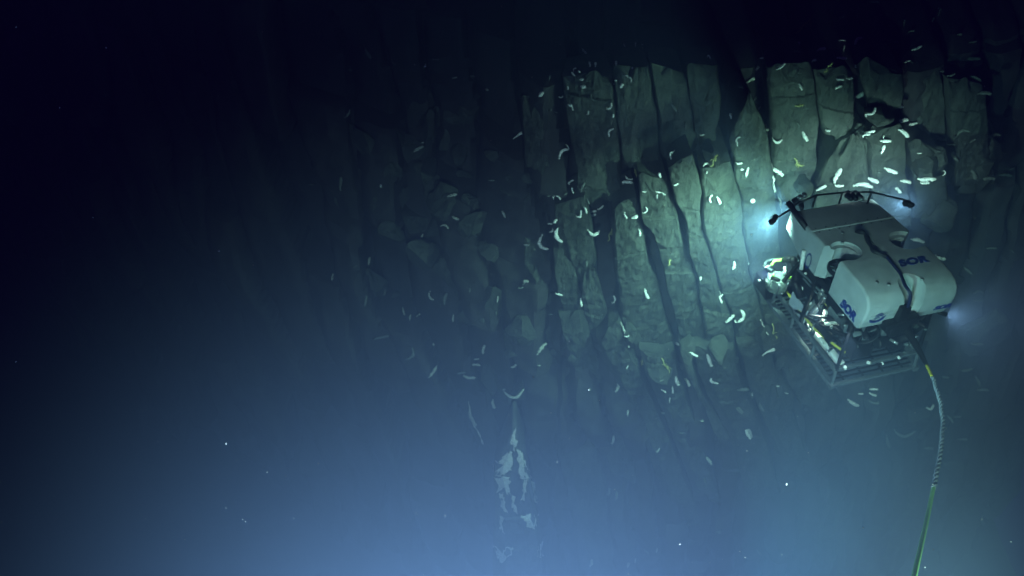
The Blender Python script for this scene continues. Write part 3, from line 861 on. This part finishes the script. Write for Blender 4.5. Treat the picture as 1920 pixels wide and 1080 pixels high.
# kinds: s straight, c curved, r stubby, t tapered, u cupped, L hooked, w wide, B ball, y yellow whip; capital G appended (dim light put into a darker colour) = dull
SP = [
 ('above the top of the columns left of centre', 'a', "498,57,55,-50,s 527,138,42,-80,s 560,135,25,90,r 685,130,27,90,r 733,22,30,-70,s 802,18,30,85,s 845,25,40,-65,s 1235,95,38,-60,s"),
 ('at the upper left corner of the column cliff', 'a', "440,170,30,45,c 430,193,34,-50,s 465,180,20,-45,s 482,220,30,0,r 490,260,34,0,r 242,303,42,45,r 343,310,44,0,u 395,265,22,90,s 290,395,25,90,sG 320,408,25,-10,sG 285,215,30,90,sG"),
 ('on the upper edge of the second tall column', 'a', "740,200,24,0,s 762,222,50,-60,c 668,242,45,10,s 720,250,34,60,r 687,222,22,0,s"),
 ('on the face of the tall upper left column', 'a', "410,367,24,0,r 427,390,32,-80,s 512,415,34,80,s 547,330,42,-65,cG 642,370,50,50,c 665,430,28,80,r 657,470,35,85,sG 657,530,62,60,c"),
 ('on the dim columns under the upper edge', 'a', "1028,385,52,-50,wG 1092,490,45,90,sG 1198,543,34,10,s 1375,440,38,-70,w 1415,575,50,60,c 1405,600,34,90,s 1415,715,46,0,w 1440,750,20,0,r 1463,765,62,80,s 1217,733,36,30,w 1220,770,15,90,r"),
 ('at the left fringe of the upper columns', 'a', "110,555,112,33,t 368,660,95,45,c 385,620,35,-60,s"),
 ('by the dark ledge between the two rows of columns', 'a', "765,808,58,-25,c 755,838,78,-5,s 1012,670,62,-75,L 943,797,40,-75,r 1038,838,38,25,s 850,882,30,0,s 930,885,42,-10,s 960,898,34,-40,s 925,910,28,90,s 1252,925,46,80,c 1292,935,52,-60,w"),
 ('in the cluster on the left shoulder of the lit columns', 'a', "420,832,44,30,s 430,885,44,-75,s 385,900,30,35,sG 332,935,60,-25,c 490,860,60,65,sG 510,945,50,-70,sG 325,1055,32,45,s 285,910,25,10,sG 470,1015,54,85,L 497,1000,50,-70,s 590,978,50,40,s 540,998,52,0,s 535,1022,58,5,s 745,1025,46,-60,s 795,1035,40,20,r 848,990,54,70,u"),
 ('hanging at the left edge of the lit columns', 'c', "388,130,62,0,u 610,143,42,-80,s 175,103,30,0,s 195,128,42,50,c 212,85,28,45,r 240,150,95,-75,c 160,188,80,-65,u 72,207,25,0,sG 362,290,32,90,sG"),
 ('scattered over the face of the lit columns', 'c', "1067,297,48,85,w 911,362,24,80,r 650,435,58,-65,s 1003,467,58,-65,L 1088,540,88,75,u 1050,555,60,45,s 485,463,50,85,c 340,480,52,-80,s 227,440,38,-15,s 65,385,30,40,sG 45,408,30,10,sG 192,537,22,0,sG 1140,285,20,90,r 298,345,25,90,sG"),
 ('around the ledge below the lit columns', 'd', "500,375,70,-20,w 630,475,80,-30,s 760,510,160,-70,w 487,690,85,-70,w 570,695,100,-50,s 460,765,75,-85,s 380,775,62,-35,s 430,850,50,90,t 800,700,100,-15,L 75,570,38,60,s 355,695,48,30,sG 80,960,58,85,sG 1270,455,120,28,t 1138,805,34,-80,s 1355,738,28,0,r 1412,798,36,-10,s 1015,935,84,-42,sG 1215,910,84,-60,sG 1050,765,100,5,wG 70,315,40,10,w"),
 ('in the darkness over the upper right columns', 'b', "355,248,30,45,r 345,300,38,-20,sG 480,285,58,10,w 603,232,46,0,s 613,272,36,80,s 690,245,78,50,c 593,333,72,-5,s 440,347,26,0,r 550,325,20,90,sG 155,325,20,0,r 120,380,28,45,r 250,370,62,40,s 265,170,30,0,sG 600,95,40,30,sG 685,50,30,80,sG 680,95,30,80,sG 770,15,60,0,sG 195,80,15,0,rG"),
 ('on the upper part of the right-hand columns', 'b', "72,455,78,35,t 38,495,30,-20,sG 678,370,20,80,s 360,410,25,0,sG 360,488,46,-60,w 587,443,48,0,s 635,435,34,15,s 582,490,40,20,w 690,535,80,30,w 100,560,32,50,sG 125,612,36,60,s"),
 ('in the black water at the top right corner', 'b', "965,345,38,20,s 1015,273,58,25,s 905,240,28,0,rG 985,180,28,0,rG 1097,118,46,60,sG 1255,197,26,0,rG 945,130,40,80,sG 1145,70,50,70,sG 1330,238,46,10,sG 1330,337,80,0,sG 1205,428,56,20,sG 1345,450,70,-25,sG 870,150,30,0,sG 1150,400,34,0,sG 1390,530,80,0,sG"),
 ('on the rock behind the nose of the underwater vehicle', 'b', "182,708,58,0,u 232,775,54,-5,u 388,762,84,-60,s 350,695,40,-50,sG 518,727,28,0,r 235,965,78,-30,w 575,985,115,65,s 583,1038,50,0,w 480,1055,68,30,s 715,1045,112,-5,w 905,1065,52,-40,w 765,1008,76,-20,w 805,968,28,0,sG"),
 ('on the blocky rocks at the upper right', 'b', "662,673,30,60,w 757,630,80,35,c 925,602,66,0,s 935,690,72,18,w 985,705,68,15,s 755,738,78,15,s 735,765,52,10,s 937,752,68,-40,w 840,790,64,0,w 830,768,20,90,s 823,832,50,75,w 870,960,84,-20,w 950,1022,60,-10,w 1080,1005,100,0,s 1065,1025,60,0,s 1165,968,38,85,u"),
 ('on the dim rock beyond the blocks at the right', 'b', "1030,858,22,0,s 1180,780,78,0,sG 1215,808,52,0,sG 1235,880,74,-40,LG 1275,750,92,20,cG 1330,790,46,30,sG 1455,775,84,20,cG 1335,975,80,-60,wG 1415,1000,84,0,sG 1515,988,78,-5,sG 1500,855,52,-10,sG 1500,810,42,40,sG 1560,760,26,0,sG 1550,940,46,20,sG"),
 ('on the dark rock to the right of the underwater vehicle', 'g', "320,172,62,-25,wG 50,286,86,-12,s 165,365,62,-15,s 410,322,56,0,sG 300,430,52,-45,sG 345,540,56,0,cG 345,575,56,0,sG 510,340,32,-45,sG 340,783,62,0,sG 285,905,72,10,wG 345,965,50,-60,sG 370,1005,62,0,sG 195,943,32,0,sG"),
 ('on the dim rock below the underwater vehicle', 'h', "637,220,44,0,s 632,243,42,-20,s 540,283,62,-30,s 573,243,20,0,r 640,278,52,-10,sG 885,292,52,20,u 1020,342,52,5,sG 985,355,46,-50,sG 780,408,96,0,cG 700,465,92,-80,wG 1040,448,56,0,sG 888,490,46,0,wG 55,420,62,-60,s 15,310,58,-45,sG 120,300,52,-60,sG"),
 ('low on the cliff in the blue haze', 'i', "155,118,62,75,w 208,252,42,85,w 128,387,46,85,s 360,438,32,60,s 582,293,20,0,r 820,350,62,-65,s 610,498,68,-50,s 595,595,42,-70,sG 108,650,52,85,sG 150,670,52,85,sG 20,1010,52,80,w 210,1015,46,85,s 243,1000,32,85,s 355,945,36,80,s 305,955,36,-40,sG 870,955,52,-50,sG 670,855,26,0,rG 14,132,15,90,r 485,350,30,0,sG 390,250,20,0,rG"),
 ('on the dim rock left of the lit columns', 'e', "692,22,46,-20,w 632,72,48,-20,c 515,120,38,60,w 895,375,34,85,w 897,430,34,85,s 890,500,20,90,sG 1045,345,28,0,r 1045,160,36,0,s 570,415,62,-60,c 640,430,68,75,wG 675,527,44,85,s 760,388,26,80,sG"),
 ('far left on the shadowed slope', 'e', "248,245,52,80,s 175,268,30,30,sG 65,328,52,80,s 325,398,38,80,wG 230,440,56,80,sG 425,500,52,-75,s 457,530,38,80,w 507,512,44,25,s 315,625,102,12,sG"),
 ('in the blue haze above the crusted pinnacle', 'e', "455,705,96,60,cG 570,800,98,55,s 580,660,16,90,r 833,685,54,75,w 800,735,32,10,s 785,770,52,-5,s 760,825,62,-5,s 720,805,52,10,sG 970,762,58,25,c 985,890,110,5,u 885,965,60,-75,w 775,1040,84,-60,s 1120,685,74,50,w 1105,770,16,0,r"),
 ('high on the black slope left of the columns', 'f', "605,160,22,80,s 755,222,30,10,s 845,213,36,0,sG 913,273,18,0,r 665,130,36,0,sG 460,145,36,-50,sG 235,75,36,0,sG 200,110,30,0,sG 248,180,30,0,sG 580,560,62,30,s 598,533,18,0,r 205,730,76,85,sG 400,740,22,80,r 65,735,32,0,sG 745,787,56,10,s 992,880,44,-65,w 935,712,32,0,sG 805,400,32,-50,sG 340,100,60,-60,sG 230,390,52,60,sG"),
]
NUM = ['', 'second', 'third', 'fourth', 'fifth', 'sixth', 'seventh', 'eighth', 'ninth', 'tenth', 'eleventh', 'twelfth', 'thirteenth', 'fourteenth', 'fifteenth', 'sixteenth', 'seventeenth', 'eighteenth', 'nineteenth', 'twentieth']
ADJ = dict(s='straight', c='curved', r='stubby', t='tapering', u='cup-shaped', L='hooked', w='plump')
SM = Matrix.Rotation(0, 3, 'X')
CAMX = V((1, 0, 0)); CAMU = V((0, math.sin(PITCH), math.cos(PITCH)))
def sponge_mesh(kind, ln, ang, nrm, rnd, k=0):
    """pts in the plane facing the viewer, standing off the rock a little"""
    base_r = {'s': .15, 'c': .125, 'r': .33, 't': .11, 'u': .13, 'L': .12, 'w': .19}[kind] * ln
    base_r = min(max(base_r, 0.012), 0.045)
    n = 9; pts = []; rs = []
    bend = {'s': rnd.uniform(-.10, .10), 'c': rnd.choice((-1, 1)) * .30, 'r': 0, 't': .05, 'u': -.42, 'L': 0, 'w': rnd.uniform(-.12, .12)}[kind]
    for i in range(n):
        t = i / (n - 1); s = t - .5
        x = s * ln; y = bend * ln * (1 - 4 * s * s) + rnd.uniform(-.02, .02) * ln
        if kind == 'L':
            if t < .4: x = -.42 * ln + t * .1 * ln; y = (.45 - t * 1.1) * ln
            else: x = (-.40 + (t - .4) * 1.4) * ln; y = -.02 * ln * rnd.random()
        r = base_r * (max(0.0, 1 - abs(2 * s) ** 3.2) ** .5 * .85 + .15) * rnd.uniform(.75, 1.2)
        if kind == 't': r = base_r * (0.25 + 1.1 * t) * (1 if t < .95 else .6)
        pts.append((x, y)); rs.append(r)
    ca, sa = math.cos(ang), math.sin(ang)
    out = []
    for (x, y), r in zip(pts, rs):
        out.append(CAMX * (x * ca - y * sa) + CAMU * (x * sa + y * ca))
    # lie along the rock: slide each point onto the plane of the surface
    vd = V((0, math.cos(PITCH), -math.sin(PITCH)))
    nn = (nrm * 0.5 + V((0, -.6, .5))).normalized()
    res = []
    for o in out:
        den = vd.dot(nn)
        res.append(o - vd * (o.dot(nn) / den) * 0.6 if abs(den) > .3 else o)
    return res, rs
rs_ = random.Random(11)
n_sp = 0
for phrase, zk, data in SP:
    ox, oy, s = Z[zk]
    items = []
    for tok in data.split():
        u, v, ln, an, kd = tok.split(',')
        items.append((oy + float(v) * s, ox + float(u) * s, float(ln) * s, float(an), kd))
    items.sort()
    for i, (py, px, ln, an, kd) in enumerate(items):
        loc, nrm, dist = hit(px, py)
        d = ray(px, py); depth = loc.length / d.length
        L_ = ln / FPX * depth * rs_.uniform(.74, .98)
        path, rr = sponge_mesh(kd[0], L_, math.radians(an), nrm, rs_)
        off = nrm * 0.035 - ray(px, py).normalized() * 0.03
        b = bmesh.new(); tube(b, smooth_path(path, 2), .03, 9, rr=[rr[min(int(q_ / 2), len(rr) - 1)] * (1 if q_ % 2 == 0 else 1.03) for q_ in range(len(path) * 2 - 1)])
        # a small foot to the rock
        tube(b, [path[0] - off * 1.6, path[0]], rr[1] * .7, 7, rr=[rr[1] * .9, rr[1] * .55])
        for v_ in b.verts: v_.co += v_.co.normalized() * .006 * noise.noise(v_.co * 30 + loc)
        shaded = kd.endswith('G')
        o = obj('sponge', b, M_sponge_shade if shaded else (M_sponge_dim if zk in 'efi' else M_sponge))
        o.location = loc + off
        pos = 'topmost' if i == 0 else ('lowest' if i == len(items) - 1 else NUM[i] + '-highest')
        shape = ADJ[kd[0]]
        lab = f"{pos} {'shaded' if shaded else 'white'} {shape} sponge {phrase}"
        if len(lab.replace('-', ' ').split()) > 15: lab = f"{pos} {shape} sponge {phrase}"
        tag(o, lab, 'sponge', 'sponges ' + phrase)
        n_sp += 1
o = bmesh.new(); bmesh.ops.create_icosphere(o, subdivisions=3, radius=.052)  # bright white ball set just off the lit column
for v_ in o.verts: v_.co *= 1 + .06 * noise.noise(v_.co * 40)
ob = obj('white_ball', o, mat('white_ball_coat', (.9, .93, .85), .6, var=.05)); l_, n_, _ = hit(1412, 375); ob.location = l_ + n_ * .05 - ray(1412, 375).normalized() * .05
tag(ob, 'round bright white ball on the lit column just left of the vehicle', 'sponge')

# yellow-green feathery whips
def whip(px, py, lpx, an, label, nb=9):
    loc, nrm, dist = hit(px, py); ln = lpx / FPX * loc.length
    t = thing('sea_whip', label, 'sea whip', loc - ray(px, py).normalized() * .05, 'yellow-green sea whips on the rock')
    a = math.radians(an); d = CAMX * math.cos(a) + CAMU * math.sin(a)
    pts = [d * ln * (k / 8 - .5) + V((0, -.03 * math.sin(k * .6), 0)) + CAMX * .02 * math.sin(k) for k in range(9)]
    b = bmesh.new(); tube(b, smooth_path(pts, 3), .012, 6); obj('stem', b, M_spongey, t)
    b = bmesh.new()
    for k in range(nb):
        p0 = pts[5 + k % 4]; e = V((rs_.uniform(-1, 1), rs_.uniform(-1, 0), rs_.uniform(-1, 1))).normalized() * ln * .28
        tube(b, smooth_path([p0, p0 + e * .6 + V((0, 0, .02)), p0 + e], 3), .006, 5)
    obj('frond', b, M_spongey, t)
whip(1191, 320, 26, 95, 'yellow-green sea whip drooping below the third upper column over the dark ledge')
whip(1338, 302, 22, 60, 'yellow-green sea whip on the top edge of the brightly lit column')
whip(1143, 442, 22, 70, 'yellow-green sea whip on the left shoulder of the lit columns')
whip(1505, 50, 34, 40, 'pale yellow tapering sea whip alone in the darkness above the upper right columns')
whip(1552, 128, 18, 45, 'tiny yellow sea whip at the top edge of the upper right column')
whip(1256, 492, 12, 60, 'small yellow-green sea whip tuft in the middle of the lit column faces', 6)
whip(1204, 686, 26, 85, 'yellow-green branching sea whip at the left end of the lower ledge', 14)
whip(1246, 682, 28, -60, 'yellow-green branching sea whip at the right end of the lower ledge', 14)
whip(1450, 622, 30, -80, 'yellow-green branching sea whip just left of the vehicle skid', 14)
whip(1495, 305, 20, -55, 'yellow-green sea whip on the rock above the vehicle nose')
whip(1498, 198, 14, 0, 'faint yellow sea whip tuft on the upper right column face', 5)

# marine snow adrift between lens and cliff
b = bmesh.new(); r5 = random.Random(3)
for k in range(200):
    px, py = r5.uniform(-60, 1980), r5.uniform(-60, 1140); dep = r5.uniform(5, 15.0)
    c_ = ray(px, py) * dep; rad = r5.uniform(.0015, .0045)
    bmesh.ops.create_icosphere(b, subdivisions=1, radius=rad, matrix=Matrix.Translation(c_) @ Matrix.Diagonal((1, 1, r5.uniform(.6, 2.2), 1)))
for px, py, dep, rad in ((1475, 908, 9, .012), (797, 124, 10, .010), (715, 347, 10, .010), (410, 470, 10, .011), (424, 832, 11, .013), (1104, 731, 11, .01), (1409, 440, 12, .01)):
    bmesh.ops.create_icosphere(b, subdivisions=2, radius=rad, matrix=Matrix.Translation(ray(px, py) * dep) @ Matrix.Diagonal((.7, 1, 1.4, 1)))
tag(obj('marine_snow', b, M_snow), 'tiny pale specks of marine snow drifting in the dark blue water', 'marine snow', kind='stuff')

# ------------------------------------------------------------------ the water itself, one even volume
bm = bmesh.new(); box(bm, (-4.5, 17.5, -16.3), (50, 50, 36.2))
hz = obj('haze', bm, bpy.data.materials.new('water_volume'), smooth=False)
hm = hz.data.materials[0]; hm.use_nodes = True
nt = hm.node_tree; nt.nodes.remove(nt.nodes['Principled BSDF'])
pv = nt.nodes.new('ShaderNodeVolumePrincipled')
pv.inputs['Color'].default_value = (0.35, 0.49, 0.84, 1)
pv.inputs['Density'].default_value = WATER_DENSITY
pv.inputs['Anisotropy'].default_value = 0.1
pv.inputs['Absorption Color'].default_value = (0.05, 0.27, 0.92, 1)
nt.links.new(pv.outputs[0], nt.nodes['Material Output'].inputs['Volume'])
tag(hz, 'dark blue sea water filling the whole scene', 'water', kind='stuff')
print('sponges', n_sp)
